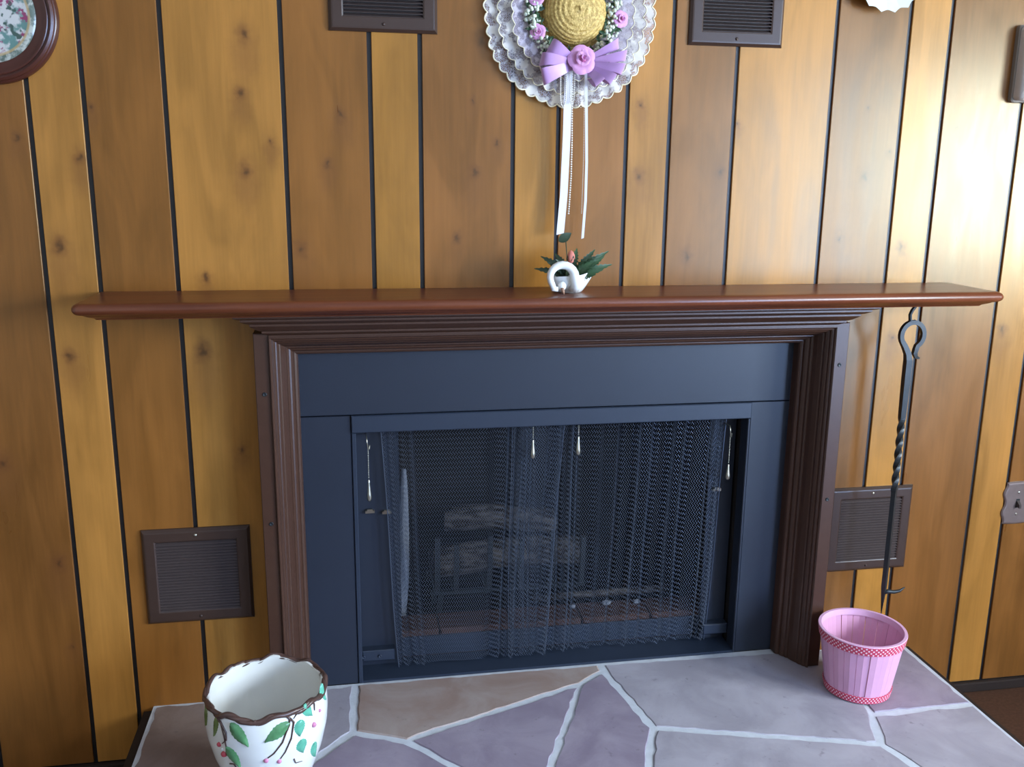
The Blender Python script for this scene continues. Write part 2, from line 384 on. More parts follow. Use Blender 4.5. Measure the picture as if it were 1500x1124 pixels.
# ------------------------------------------------------------------ fireplace insert
fi = thing('fireplace_insert', 'black metal fireplace insert with blue sheen in its colour and wire mesh curtains', 'fireplace', (CX, .03, ZH))
FY = .023
BX0, BX1, BZ0, BZ1 = -.009, .957, .795, .8357
MB().bbox(OPX0, OPX1, FY, .04, BZ1+.0015, OPZ, .001).build('face_panel', M['insert'], fi)
MB().bbox(OPX0, BX0-.001, FY, .04, ZH+.001, BZ1-.0008, .001).build('face_panel', M['insert'], fi)
MB().bbox(BX1+.001, OPX1, FY, .04, ZH+.001, BZ1-.0008, .001).build('face_panel', M['insert'], fi)
MB().bbox(BX0, BX1, FY-.006, .035, BZ0, BZ1, .002).build('top_rail', M['insert2'], fi)
MB().bbox(BX0, BX0+.010, FY-.003, .06, ZH+.001, BZ0-.001, .0015).build('side_rail', M['insert2'], fi)
MB().bbox(BX1-.006, BX1, FY-.003, .06, ZH+.001, BZ0-.001, .0015).build('side_rail', M['insert'], fi)
sill = MB().add([(BX0+.01, FY-.002, ZH+.001), (BX1-.006, FY-.002, ZH+.001), (BX1-.006, FY-.002, ZH+.007), (BX0+.01, FY-.002, ZH+.007),
      (BX1-.006, .11, ZH+.012), (BX0+.01, .11, ZH+.012), (BX1-.006, .11, ZH+.001), (BX0+.01, .11, ZH+.001)],
      [(0,1,2,3), (3,2,4,5), (5,4,6,7), (7,6,1,0), (0,3,5,7), (1,6,4,2)]).build('sill', M['insert2'], fi)
for a, b in ((BX0+.010, .10), (.885, BX1-.006)):
    MB().box(a, b, .088, .092, ZH+.008, .84).build('inner_plate', M['insert'], fi)
    g = MB().bbox(a, b-.02 if a < .5 else b, .062, .088, ZH+.034, ZH+.062, .002).build('ledge', M['insert2'], fi)
for a in (.004, .044):
    MB().revolve([(.0001,.001),(.0022,.001),(.003,.0022),(.0042,.0016),(.0045,-.001)], 12, (a, .0605, ZH+.047), 'y').build('rivet', M['insert2'], fi, True)
for x0_, z_ in ((.018, .577), (.058, .573), (.896, .588)):
    cl = MB().box(x0_, x0_+.022, .080, .088, z_, z_+.006); cl.box(x0_+.004, x0_+.018, .079, .084, z_+.002, z_+.010); cl.build('latch_clip', M['chrome'], fi)
# curtain rod
MB().tube([(BX0+.01, .064, .80), (BX1-.006, .064, .80)], .004, 10).build('curtain_rod', M['iron'], fi, True)
# hanging chain-mesh curtains: every wire is a zigzag strand hooked into its neighbours
def curtain(xt0, xt1, xb0, xb1, folds, y0, zb, seed):
    m = MB(); pitch = .0070; dz = .0060; z1 = .80
    # arc length of the fold curve
    n = 900; xs = []; acc = 0; pts = []
    def fold(s): return sum(a*math.exp(-((s-c)/w)**2)*math.cos((s-c)/w*2.2) for c, w, a in folds)
    prev = None
    for i in range(n+1):
        s = i/n; p = (s*(xt1-xt0), fold(s))
        if prev: acc += math.hypot(p[0]-prev[0], p[1]-prev[1])
        pts.append((acc, s)); prev = p
    cols = int(acc/pitch); k = 0; ss = []
    for c in range(cols+1):
        t = c*pitch
        while k < n and pts[k+1][0] < t: k += 1
        a, b = pts[k], pts[min(k+1, n)]; ss.append(a[1]+(b[1]-a[1])*((t-a[0])/max(1e-9, b[0]-a[0])))
    rows = int((z1-zb)/dz); h = .00062
    def pt(s, z):
        u = (z1-z)/(z1-zb); xa = xt0+(xb0-xt0)*u; xb = xt1+(xb1-xt1)*u
        return xa+(xb-xa)*s + .004*math.sin(u*5+s*9+seed)*u, y0+fold(s)*(.75+.35*u)+.006*u*math.sin(s*17+seed*3)*.5
    for c in range(cols):
        rings = []
        for r in range(rows+1):
            z = z1-r*dz; side = r % 2
            s = ss[c] if not side else ss[min(c+1, cols)]
            x, y = pt(s, z); e = .0006 if side else -.0006
            y += e
            rings.append([(x-h, y-h, z), (x+h, y-h, z+h*.6), (x+h, y+h, z), (x-h, y+h, z-h*.6)])
        m.rings(rings)
    # selvage wires on both hems
    for s, in ((0.,), (1.,)):
        pth = [(*pt(s, z1-(z1-zb)*i/24), z1-(z1-zb)*i/24) for i in range(25)]
        m.tube(pth, .0011, 5)
    o = m.build('mesh_curtain', M['wire'], fi); o['kind'] = 'stuff'; return o
curtain(.0577, .499, .091, .458, [(.03,.02,.010),(.09,.03,.014),(.155,.018,-.010),(.62,.05,.010),(.70,.022,.013),(.76,.02,-.012),(.93,.03,.012),(.98,.02,-.010)], .060, ZH+.014, 1)
curtain(.372, .918, .366, .893, [(.02,.015,.012),(.06,.016,-.013),(.10,.016,.014),(.23,.015,.013),(.27,.014,-.014),(.31,.014,.012),(.40,.03,-.009),(.50,.02,.010),(.58,.02,-.011),(.66,.02,.010),(.74,.025,-.010),(.82,.022,.011),(.94,.015,.013),(.975,.014,-.012)], .074, ZH+.016, 2)
# pull chains
def pull(x, y, zt_, zp, zb, hook):
    ch = MB(); n = int((zt_-zp)/.0042)
    for i in range(n): ch.ball((x, y, zt_-i*.0042-.002), .0017, 6, 4)
    p = ch.build('pull_chain', M['chrome'], fi, True)
    L = zp-zb
    prof = [(.0012, L), (.0022, L*.97), (.0026, L*.85), (.0036, L*.62), (.0052, L*.36), (.0060, L*.22), (.0054, L*.10), (.0030, L*.02), (.0004, 0)]
    MB().revolve(prof, 14, (x, y, zb), 'z', True).build('pull_pendant', M['chrome'], p, True)
    if hook:
        MB().tube([(x-.003, .088, zt_+.022), (x-.003, y-.002, zt_+.026), (x-.002, y-.004, zt_+.014), (x, y-.002, zt_), (x+.003, y, zt_-.004), (x+.004, y, zt_+.006)], .0014, 6).build('pull_hook', M['chrome'], p, True)
pull(.0275, .045, .752, .6736, .6197, True); pull(.9175, .045, .745, .6712, .6298, True)
pull(.4155, .034, .794, .7583, .7109, False); pull(.5265, .034, .794, .7623, .7145, False)
# firebox
fb = MB()
fb.add([(0.0,.095,ZH),(.955,.095,ZH),(.80,.58,ZH),(.155,.58,ZH),(0.0,.095,.87),(.955,.095,.87),(.80,.58,.87),(.155,.58,.87)], [(1,2,6,5),(2,3,7,6),(3,0,4,7),(4,5,6,7),(0,1,2,3)])
fb.build('firebox_lining', M['firebox'], fi)
fb2 = MB().box(OPX0, BX0, .041, .095, ZH, .86); fb2.box(BX1, OPX1, .041, .095, ZH, .86); fb2.box(OPX0, OPX1, .041, .095, .871, OPZ)
for q in ((-.19,-.17,.031,.66,0,1.08),(1.11,1.13,.031,.66,0,1.08),(-.17,1.11,.64,.66,0,1.08),(-.17,1.11,.031,.64,1.06,1.08),(-.17,1.11,.0315,.64,-.04,ZH-.004)): fb2.box(*q)
fb2.build('firebox_light_shell', M['firebox'], fi)  # unseen closed box added to keep sky light from leaking in
n = 5; bw = (.955-.02)/n
for i in range(n):
    MB().bbox(.012+i*bw, .008+(i+1)*bw, .118, .205, ZH, .240, .004).build('firebrick', M['brick'], fi)
MB().bbox(.012, .943, .112, .1175, ZH+.012, .226, .001).build('ember_guard', M['insert2'], fi)

# things inside the firebox
gr = thing('fire_grate', 'black iron log grate with upright prongs inside the firebox', 'grate', (.42, .36, ZH))
for i, x in enumerate((.205, .255, .345, .43, .515, .60)):
    MB().tube([(x, .235, .44-.02*(i % 2)), (x, .24, .36), (x, .25, .285), (x, .285, .268), (x, .40, .268), (x, .45, .285), (x, .455, .31)], .009, 4, phase=PI/4).build('prong', M['iron'], gr)
for y in (.29, .42): MB().tube([(.19, y, .258), (.62, y, .258)], .008, 4, phase=PI/4).build('crossbar', M['iron'], gr)
for x in (.22, .585):
    for y in (.30, .43): MB().tube([(x, y, .255), (x-.01*(1 if x < .4 else -1), y, ZH+.0005)], .009, 4, phase=PI/4).build('leg', M['iron'], gr)
def log(name, a, b, r, mt, label, seed, bend=.012):
    a, b = Vector(a), Vector(b); m = MB(); P = []; R_ = []
    d = (b-a).normalized()
    for i in range(13):
        t = i/12; P.append(a.lerp(b, t)+Vector((0, 0, 1))*math.sin(t*PI)*bend); R_.append(r)
    rings = []
    ref = V(0, 1, 0) if abs(d.y) < .8 else V(0, 0, 1); n1 = (ref-d*ref.dot(d)).normalized(); n2 = d.cross(n1)
    for i, p in enumerate(P):
        ring = []
        for k in range(16):
            an = 2*PI*k/16; q = n1*math.cos(an)+n2*math.sin(an)
            rr = r*(1+.22*noise.noise((q.x*1.6+seed, q.y*1.6+i*.22, q.z*1.6))+.08*noise.noise((q.x*6, q.y*6+seed, i*.8)))
            if i in (0, 12): rr *= .9
            if mt == 'paleash': rr *= .35+.85*math.sin(PI*min(1, (i+1.5)/14))
            ring.append(p+q*rr)
        rings.append(ring)
    m.rings(rings, caps=True); o = m.build(name, M[mt], None, True, 50); return tag(o, label, 'log')
log('fire_log', (.20, .33, .325), (.62, .37, .325), .042, 'log', 'charred log lying along the bottom of the iron grate', 1)
log('fire_log', (.24, .40, .428), (.55, .36, .418), .036, 'log', 'grey half-burnt log stacked on top of the log in the grate', 5)
log('fire_log', (.110, .28, ZH+.016), (.128, .40, .58), .015, 'paleash', 'pale thin upright spindle added for a pale streak on the side of the firebox', 9, 0)  # spindle added in place of a pale streak on the lining
gp = tag(MB().tube([(.46, .225, .243+.011), (.84, .232, .243+.011)], .010, 10).build('gas_pipe', M['log'], None, True), 'straight grey log-lighter pipe lying behind the mesh curtains', 'pipe')
for i, (x, y, r) in enumerate(((.655, .185, .010), (.74, .182, .008), (.56, .18, .007))):
    m = MB().ball((x, y, .240+r*.62), r, 8, 6, (1.3, .9, .7))
    m.v = [tuple(Vector(p)+Vector((1, 0, 1))*noise.noise(Vector(p)*180+Vector((i, 0, 0)))*r*.25) for p in m.v]
    tag(m.build('cinder', M['paleash']), ['biggest pale cinder lying on the firebrick lip behind the mesh', 'pale cinder on the firebrick lip, the one towards the side with the wall poker', 'smallest pale cinder on the firebrick lip beside the pipe end'][i], 'cinder')

# ------------------------------------------------------------------ wall vents
def vent(x, z, w, h, label):
    t = thing('wall_vent', label, 'vent', (x, 0, z), 'brown louvred wall vents')
    fr = MB(); o_ = .030
    def rr(i, y): return [(x-w/2+i, y, z-h/2+i), (x+w/2-i, y, z-h/2+i), (x+w/2-i, y, z+h/2-i), (x-w/2+i, y, z+h/2-i)]
    fr.rings([rr(0, -.0003), rr(.0005, -.004), rr(.006, -.0095), rr(.009, -.010), rr(o_-.003, -.010), rr(o_, -.0085), rr(o_, -.0005)])
    fr.build('frame', M['vent'], t)
    MB().box(x-w/2+o_-.004, x+w/2-o_+.004, -.0016, -.0004, z-h/2+o_-.004, z+h/2-o_+.004).build('backing', M['ventdark'], t)
    lv = MB(); n = 24; ih = h-2*o_
    for i in range(n):
        zc = z-h/2+o_+ih*(i+.5)/n
        lv.add([(x-w/2+o_, -.0094, zc-.0040), (x+w/2-o_, -.0094, zc-.0040), (x+w/2-o_, -.0017, zc+.0018), (x-w/2+o_, -.0017, zc+.0018),
                (x-w/2+o_, -.0094, zc-.0047), (x+w/2-o_, -.0094, zc-.0047), (x+w/2-o_, -.0017, zc+.0010), (x-w/2+o_, -.0017, zc+.0010)],
               [(0,1,2,3), (4,7,6,5), (0,4,5,1), (1,5,6,2), (2,6,7,3), (3,7,4,0)])
    lv.build('louvres', M['louvre'], t)['kind'] = 'stuff'
    for s in (-1, 1): MB().revolve([(.0001,.0125),(.002,.0122),(.0032,.0112),(.0036,.0098)], 12, (x, 0, z+s*(h/2-.015)), 'y').build('screw', M['chrome'] if s > 0 else M['vent'], t, True)
    return t
vent(-.358, .4835, .2335, .226, 'brown louvred wall vent in the planks beside the floral pot')
vent(1.287, .4965, .228, .226, 'brown louvred wall vent behind the hanging iron poker')
vent(.081, 1.768, .222, .226, 'brown louvred wall vent high on the wall between lace hat and round plaque')
vent(.848, 1.765, .218, .226, 'brown louvred wall vent high on the wall between lace hat and white scalloped dish')

# ------------------------------------------------------------------ iron poker
hk = MB().tube([(1.287, -.100, 1.091), (1.287, -.100, 1.082), (1.281, -.100, 1.074), (1.277, -.100, 1.064), (1.278, -.101, 1.052), (1.286, -.101, 1.044), (1.292, -.101, 1.050)], .0042, 8).build('mantel_hook', M['iron'], None, True)
tag(hk, 'small dark hook under the mantel holding the poker', 'hook')
pk = thing('fire_poker', 'black twisted wrought-iron fire poker hanging from the mantel', 'poker', (1.284, -.10, .315))
RC = (1.288, 1.016); RR = .0285
pth = [(1.2838, -.10, .955), (1.2805, -.10, .972), (1.271, -.10, .990)]
for d in range(205, -61, -12):
    a = math.radians(d); pth.append((RC[0]+RR*1.0*math.cos(a), -.10, RC[1]+RR*1.06*math.sin(a)))
pth += [(1.3005, -.10, .982), (1.2985, -.10, .972), (1.303, -.10, .963), (1.3125, -.10, .960)]
rad = [.0104, .0092, .0082]+[.0072]*(len(pth)-7)+[.0074, .0070, .0056, .003]
MB().tube(pth, rad, 4, phase=PI/4).build('handle_ring', M['iron'], pk)
# finer steps in the twist
zs2 = []; tw2 = []; rad2 = []
N = 220
for i in range(N+1):
    z = .957-(.957-.302)*i/N; zs2.append(z)
    q = min(1, max(0, (.815-z)/(.815-.64))); tw2.append(q*2*PI*1.4)
    rad2.append(.0106-.0018*min(1, max(0, (.90-z)/.1)) if z > .63 else .0074 if z > .38 else max(.0012, .0074*(z-.296)/.084))
MB().tube([(1.2838+.0028*min(1, (.957-z)/.5)*.6, -.10, z) for z in zs2], rad2, 4, twist=tw2, phase=PI/4).build('shaft', M['iron'], pk)
MB().tube([(1.286, -.10, .366), (1.298, -.101, .368), (1.312, -.103, .366), (1.326, -.105, .369), (1.338, -.107, .379)], [.0062, .0052, .0046, .0038, .0012], 6).build('barb', M['iron'], pk, True)

# ==== PART2 small things
M['lace'] = None
def lace_mat(name, col, edge, dens, sc):
    t = NT(name); p = t.pos()
    v = t.n('ShaderNodeTexVoronoi', feature='DISTANCE_TO_EDGE'); v.inputs['Scale'].default_value = sc; t.l(p, v.inputs['Vector'])
    net = t.ramp(v.outputs[0], .03, .10, 1, 0)
    fl_ = t.ramp(t.noise(p, sc*.22, 3), .46, .56)
    al = t.math('MAXIMUM', net, fl_); al = t.ramp(al, 0, 1, dens, .93, False)
    c = t.mix(fl_, c4(col), c4(edge))
    t.set(c, .8, 0, .2); t.l(al, t.b.inputs['Alpha']); t.b.inputs['Subsurface Weight'].default_value = 0
    return t.m
M['lace'] = lace_mat('white_lace', (.50, .45, .46), (.68, .63, .57), .34, 240)
M['tulle'] = lace_mat('lavender_tulle', (.42, .36, .42), (.56, .50, .55), .50, 300)
M['cream'] = simple('cream_edging', (.85, .77, .55), .7, 0, .3, .08)
def straw():
    t = NT('straw'); p = t.pos()
    f = t.noise(p, 170, 3, .6); g = t.noise(t.vmath('MULTIPLY', p, (1, 1, 1)), 420, 2)
    t.bump(t.math('ADD', f, g), .7, .002)
    return t.set(t.mix(t.ramp(f, .35, .68), (.44, .27, .06, 1), (.76, .53, .17, 1)), .5, 0, .5)
M['straw'] = straw()
M['satin'] = simple('lavender_satin', (.56, .33, .60), .34, 0, .6, .10, 40)
M['rosepetal'] = simple('pink_petal', (.66, .32, .55), .6, 0, .4, .18, 120)
M['rosecore'] = simple('rose_heart', (.50, .13, .30), .6, 0, .4, .2, 120)
M['breath'] = simple('babys_breath', (.66, .70, .56), .8, 0, .3, .2, 200)
M['green'] = simple('artificial_green', (.030, .075, .028), .45, 0, .5, .45, 60)
M['green2'] = simple('dark_green', (.028, .05, .024), .55, 0, .4, .35, 60)
M['ribbon'] = simple('white_ribbon', (.80, .78, .82), .4, 0, .5, .04)
M['pearl'] = simple('pearl', (.78, .74, .66), .25, 0, .6, .06)
M['porcelain'] = simple('white_porcelain', (.80, .80, .76), .16, 0, .6, .04, 20)
M['bud'] = simple('coral_bud', (.62, .20, .15), .5, 0, .4, .2, 120)

# ---- lace-trimmed straw hat
HC = V(.4735, 0, 1.7000)
hat = thing('straw_hat', 'straw hat with white lace ruffles, flower wreath and lavender bow hung on planks', 'hat', (HC.x, 0, HC.z))
def pol(r, a, y): return (HC.x+r*math.cos(a), y, HC.z+r*math.sin(a))
MB().revolve([(.06,.020),(.122,.012),(.126,.010),(.122,.008),(.05,.008)], 64, (HC.x, 0, HC.z), 'y').build('brim', M['straw'], hat, True)
KC = V(.4775, 0, 1.7055); prof = []
for i in range(61):
    t = i/60; a = t*PI/2
    r = .068*math.sin(a)**.72 if t > 0 else .0006; h = .014+.058*(1-(1-math.cos(a))**1.25) if False else .014+.056*math.cos(a)**.75
    rid = .0007*math.cos(t*2*PI*9)
    prof.append((max(.0006, r+rid*math.sin(a)), h+rid*math.cos(a)))
cr_ = MB(); rings = []
for i, (r, h) in enumerate(prof):
    rings.append([(KC.x+(r+.0005*math.sin(k*1.9+i))*math.cos(2*PI*k/72), -(h+.0006*math.sin(k*2.1+i*1.3)), KC.z+(r+.0005*math.sin(k*1.9+i))*math.sin(2*PI*k/72)) for k in range(72)])
cr_.rings(rings, caps=True); cr_.build('crown', M['straw'], hat, True)
def ruffle(r0, r1, y0, y1, nw, amp, nsc, sc, mat, name, edge, seed):
    N = nsc*8
    def rad(a): return r1+sc*abs(math.sin(a*nsc/2))-.5*sc + .004*noise.noise((math.cos(a)*3+seed, math.sin(a)*3, seed))
    def fn(u, v):
        a = 2*PI*u; r = r0+(rad(a)-r0)*v
        w = amp*v*(.55*math.sin(nw*a+seed+3.5*noise.noise((math.cos(a)*3, math.sin(a)*3, seed)))+1.3*noise.noise((math.cos(a)*9+seed, math.sin(a)*9, v*1.5)))
        return pol(r, a, -(y0+(y1-y0)*v+w+amp*1.2*v))
    o = MB().grid(fn, N, 9, True).build(name, M[mat], hat, True)
    if edge:
        pth = [fn(i/N, 1) for i in range(N+1)]
        MB().tube(pth, edge, 5).build('scalloped_edging', M['cream'], o, True)
ruffle(.085, .183, .010, .008, 26, .005, 44, .007, 'lace', 'lace_ruffle', .0017, 1)
ruffle(.080, .157, .018, .019, 23, .006, 38, .007, 'lace', 'lace_ruffle', .0012, 4)
ruffle(.075, .130, .025, .030, 20, .007, 32, .006, 'tulle', 'lace_ruffle', .0010, 7)
# wreath of baby's breath with leaves
rb = random.Random(11)
m = MB(); g = MB()
for i in range(380):
    a = rb.uniform(0, 2*PI); r = rb.uniform(.072, .104); y = -.034-.014*(1-abs(r-.088)/.016)*rb.uniform(.3, 1.2)-.006*rb.random()
    m.ball(pol(r, a, y), rb.uniform(.0026, .0050), 6, 4)
for i in range(230):
    a = rb.uniform(0, 2*PI); r = rb.uniform(.068, .102); c = Vector(pol(r, a, -.036-.008*rb.random())); d = rb.uniform(0, 2*PI); L = rb.uniform(.006, .012)
    t_ = V(math.cos(d), -rb.uniform(-.3, .5), math.sin(d)).normalized(); n_ = t_.cross(V(0, 1, 0)).normalized()
    g.add([c-t_*L, c+n_*L*.35, c+t_*L, c-n_*L*.35-V(0, .002, 0)], [(0, 1, 2), (0, 2, 3)])
g.v += []; 
wr_ = g.build('wreath_leaves', M['green'], hat); wr_['kind'] = 'stuff'
bb_ = m.build('babys_breath', M['breath'], hat, True); bb_['kind'] = 'stuff'
# rose of overlapping cupped petals, facing direction ax
def rose(parent, c, R, ax, name='rose', outer='rosepetal', core='rosecore', npet=(5, 5, 4), seed=1):
    c = Vector(c); ax = Vector(ax).normalized(); e1 = ax.cross(V(0, 0, 1)).normalized(); e2 = ax.cross(e1); rr_ = random.Random(seed)
    m = MB()
    for L, n in enumerate(npet):
        rl = R*(1-.27*L)
        for k in range(n):
            a0 = 2*PI*(k+.5*L)/n+rr_.uniform(-.2, .2); op = .95-.32*L
            def fn(u, v):
                w = (u-.5)*2; a = a0+w*PI/n*1.35
                rad = rl*(v**.8)*op*(1-.18*w*w)+R*.05
                hgt = R*(.10+.28*L)+rl*(.65*(v**1.5)*(1-op)+.30*v-.30*v**4)+R*.03*math.sin(w*5+k)*v
                return c+(e1*math.cos(a)+e2*math.sin(a))*rad+ax*hgt
            m.grid(fn, 7, 6)
    o = m.build(name, M[outer], parent, True)
    MB().ball(c+ax*R*.5, R*.22, 8, 6, (1, 1, 1.1)).build('rose_heart', M[core], o, True)
    return o
rose(hat, (.397, -.042, 1.6615), .017, (-.2, -1, -.1), seed=2)
rose(hat, (.5730, -.042, 1.6925), .018, (.2, -1, 0), seed=3)
rose(hat, (.392, -.042, 1.728), .018, (-.2, -1, .2), seed=4)
rose(hat, (.555, -.042, 1.765), .016, (.2, -1, .2), seed=5)
# satin bow
bow = MB().ball((.4855, -.060, 1.602), .011, 12, 8, (1, .8, 1.1)).build('bow', M['satin'], hat, True)
def loop(ang, L, w, bulge, lift):
    c = V(.4855, -.050, 1.602); d = V(math.cos(ang), 0, math.sin(ang)); s = V(-math.sin(ang), 0, math.cos(ang)); n = 26
    def fn(u, v):
        t = v; out = math.sin(t*PI)**.72*L; yy = math.sin(t*2*PI)*bulge
        wid = w*(.22+.78*math.sin(t*PI)**.6)*(1.0 if t < .5 else .86)
        return c + d*out + s*((u-.5)*wid + lift*math.sin(t*PI)) - V(0, yy+.012*math.sin(t*PI)+.011*(u-.5)*2*math.sin(t*PI)*(1 if math.cos(ang) > 0 else -1), 0)
    return MB().grid(fn, 5, n).build('bow_loop', M['satin'], bow, True)
for ang, L, w, bl, li in ((24, .088, .019, .020, .004), (8, .098, .018, .017, .002), (-8, .092, .018, .021, 0), (-24, .078, .018, .016, -.002), (-42, .058, .018, .018, -.003), (158, .074, .024, .018, -.003), (178, .086, .022, .022, 0), (200, .088, .030, .014, .002)):
    loop(math.radians(ang), L, w*1.12, bl, li)
rose(hat, (.4860, -.062, 1.606), .031, (0, -1, .12), npet=(5, 5, 5), seed=8)
# ribbons and bead strings
def strip(path, w, name, mat, end=0.0):
    n = len(path)
    m = MB(); ra = []; rb_ = []
    for i, (x, y, z) in enumerate(path):
        k = end if i == n-1 else 0
        ra.append((x-w[i]/2, y, z-k/2)); rb_.append((x+w[i]/2, y-.001, z+k/2))
    vs_ = ra+rb_+[(p[0], p[1]+.0006, p[2]) for p in ra]+[(p[0], p[1]+.0006, p[2]) for p in rb_]
    fs = []
    for i in range(n-1): fs += [(i, i+1, n+i+1, n+i), (2*n+i, 3*n+i, 3*n+i+1, 2*n+i+1), (i, 2*n+i, 2*n+i+1, i+1), (n+i, n+i+1, 3*n+i+1, 3*n+i)]
    fs += [(0, n, 3*n, 2*n), (n-1, 3*n-1, 4*n-1, 2*n-1)]
    return m.add(vs_, fs).build(name, M[mat], hat, True, 40)
def lerp_path(P, n):
    out = []
    for i in range(n):
        t = i/(n-1)*(len(P)-1); k = min(int(t), len(P)-2); f = t-k; f = f
        out.append(tuple(P[k][j]+(P[k+1][j]-P[k][j])*f for j in range(3)))
    return out
strip(lerp_path([(.4635,-.046,1.590),(.4640,-.040,1.55),(.4650,-.034,1.46),(.4620,-.031,1.33),(.4560,-.030,1.246)], 26), [.0165]*26, 'wide_ribbon', 'ribbon', .004)
strip(lerp_path([(.5000,-.046,1.590),(.5040,-.040,1.55),(.5085,-.034,1.46),(.5110,-.032,1.40),(.5115,-.030,1.32),(.5075,-.028,1.236)], 26), [.0056]*26, 'narrow_ribbon', 'ribbon', .002)
def beads(path, name, r=.0017, step=.0040):
    m = MB(); P = [Vector(p) for p in path]; acc = 0; nxt = 0
    for i in range(len(P)-1):
        L = (P[i+1]-P[i]).length
        while nxt <= acc+L:
            m.ball(P[i].lerp(P[i+1], (nxt-acc)/L), r, 6, 4); nxt += step
        acc += L
    o = m.build(name, M['pearl'], hat, True); o['kind'] = 'stuff'; return o
beads([(.4720,-.042,1.585),(.4735,-.038,1.54),(.4765,-.034,1.45),(.4770,-.032,1.37),(.4735,-.031,1.288)], 'bead_string', .0022, .0050)
beads([(.4990,-.042,1.580),(.5010,-.038,1.52),(.5035,-.034,1.42),(.5030,-.031,1.288)], 'bead_string', .0010, .0034)
def arc(x0, x1, zt_, zb, y): return [((x0+x1)/2+(x1-x0)/2*math.cos(PI+PI*i/14), y, zt_-(zt_-zb)*math.sin(PI*i/14)**.6) for i in range(15)]
beads([(.446,-.046,1.585)]+arc(.447, .459, 1.545, 1.514, -.044)+[(.459,-.046,1.585)], 'bead_loop', .0019)
beads([(.466,-.048,1.58)]+arc(.468, .476, 1.54, 1.520, -.046)+[(.476,-.048,1.58)], 'bead_loop', .0017)
beads([(.485,-.044,1.575)]+arc(.486, .499, 1.535, 1.513, -.042)+[(.499,-.044,1.575)], 'bead_loop', .0010, .0034)

# ---- swan planter and its artificial flowers on the mantel
SW = V(.4630, -.098, 1.1266)
sw = thing('swan_planter', 'small white porcelain swan planter on the mantel shelf', 'planter', tuple(SW))
def body(u, v):
    a = 2*PI*u; ca, sa = math.cos(a), math.sin(a)
    tail = max(0, ca)**2; prow = max(0, -ca)**2
    top = .038+.016*tail-.004*prow
    if v < .72:
        t = v/.72; r = .54+.46*math.sin(t*PI/2)**.8; z = top*t
        return SW+V((.047*r+.013*tail*t*t)*ca, .036*r*sa, z)
    t = (v-.72)/.28; r = .93-.22*t; z = top-.020*t
    return SW+V((.047*r+.012*tail*(1-t))*ca, .036*r*sa, z)
m = MB().grid(body, 40, 22, True)
m.f.append(tuple(range(40))); m.f.append(tuple(range(40*21, 40*22)))
m.build('body', M['porcelain'], sw, True, 60)
pth = [SW+V(.002, -.030, .008), SW+V(.007, -.036, .020)]
for d in range(0, 216, 18):
    a = math.radians(d); pth.append(SW+V(-.0250+.0265*math.cos(a), -.041+.004*math.sin(a), .036+.0255*math.sin(a)))
pth += [SW+V(-.043, -.041, .012), SW+V(-.034, -.043, .012)]
nk = MB().tube(pth, [.0115, .0112]+[.0102-.0003*i for i in range(len(pth)-4)]+[.0070, .0060], 12).build('neck', M['porcelain'], sw, True)
hd = MB().ball(SW+V(-.026, -.044, .018), .0085, 12, 8, (1.05, .85, 1.15)).build('head', M['porcelain'], sw, True)
MB().tube([SW+V(-.027, -.047, .014), SW+V(-.0245, -.050, .006), SW+V(-.023, -.051, .001)], [.0045, .003, .0008], 8).build('beak', simple('beak_paint', (.35, .19, .12), .4), hd, True)
def leaf(parent, base, tip, w, nrm=(0, -1, .4), curl=.15, serr=0, name='leaf', mat='green'):
    b, t = Vector(base), Vector(tip); d = t-b; L = d.length; d.normalize(); nr = Vector(nrm); nr = (nr-d*nr.dot(d)).normalized(); s = d.cross(nr)
    n = 18; top = []
    rows = []
    for i in range(n+1):
        q = i/n; c = b+d*L*q+nr*curl*L*math.sin(q*PI)
        ww = w*.5*math.sin(PI*min(1, q**.8*1.0))**.85 if 0 < q < 1 else .0004
        if serr and 0 < i < n: ww *= (1.0 if i % 2 else 1-serr)
        rows.append([c-s*ww+nr*ww*.35, c, c+s*ww+nr*ww*.35])
    m = MB().rings(rows, closed=False)
    e = MB(); 
    m2 = [[p-nr*.0007 for p in r] for r in rows]; m.rings(m2, closed=False)
    return m.build(name, M[mat], parent, True)
fl0 = SW+V(0, 0, .030)
af = thing('artificial_flowers', 'artificial rosebud with serrated green leaves in the swan planter', 'flowers', tuple(fl0))
for bx, tx in (((-.004, 0, 0), (-.080, -.012, .022)), ((-.004, .004, .004), (-.062, .010, .046)), ((-.004, -.006, .002), (-.055, -.030, .036)), ((.004, 0, .004), (.084, -.006, .058)),
               ((.006, -.004, .004), (.068, -.022, .050)), ((.006, .004, .002), (.058, .012, .060)), ((.008, -.002, 0), (.090, -.014, .030)), ((.010, -.008, 0), (.064, -.034, .020)),
               ((.006, -.008, .002), (.034, -.032, .032)), ((0, .004, .006), (.020, .020, .062)), ((-.002, .004, .004), (-.030, .018, .052)), ((.012, -.006, -.002), (.050, -.030, .010)), ((.002, -.006, .004), (.046, -.036, .038)), ((.004, -.010, .006), (.060, -.034, .044)), ((-.006, -.004, .004), (-.040, -.038, .044)), ((.012, .004, 0), (.078, .010, .044))):
    leaf(af, fl0+V(*bx), fl0+V(*tx), .020, curl=.14, serr=.38, mat='green' if tx[0] > 0 else 'green2')
MB().tube([fl0+V(-.002, 0, -.004), fl0+V(-.007, -.004, .02), fl0+V(-.008, -.004, .05), fl0+V(-.011, -.002, .085)], .0011, 6).build('stem', M['green2'], af, True)
leaf(af, fl0+V(-.026, -.002, .078), fl0+V(.001, -.004, .096), .019, (0, -1, .2), .05, 0, 'round_leaf', 'green2')
bd = MB()
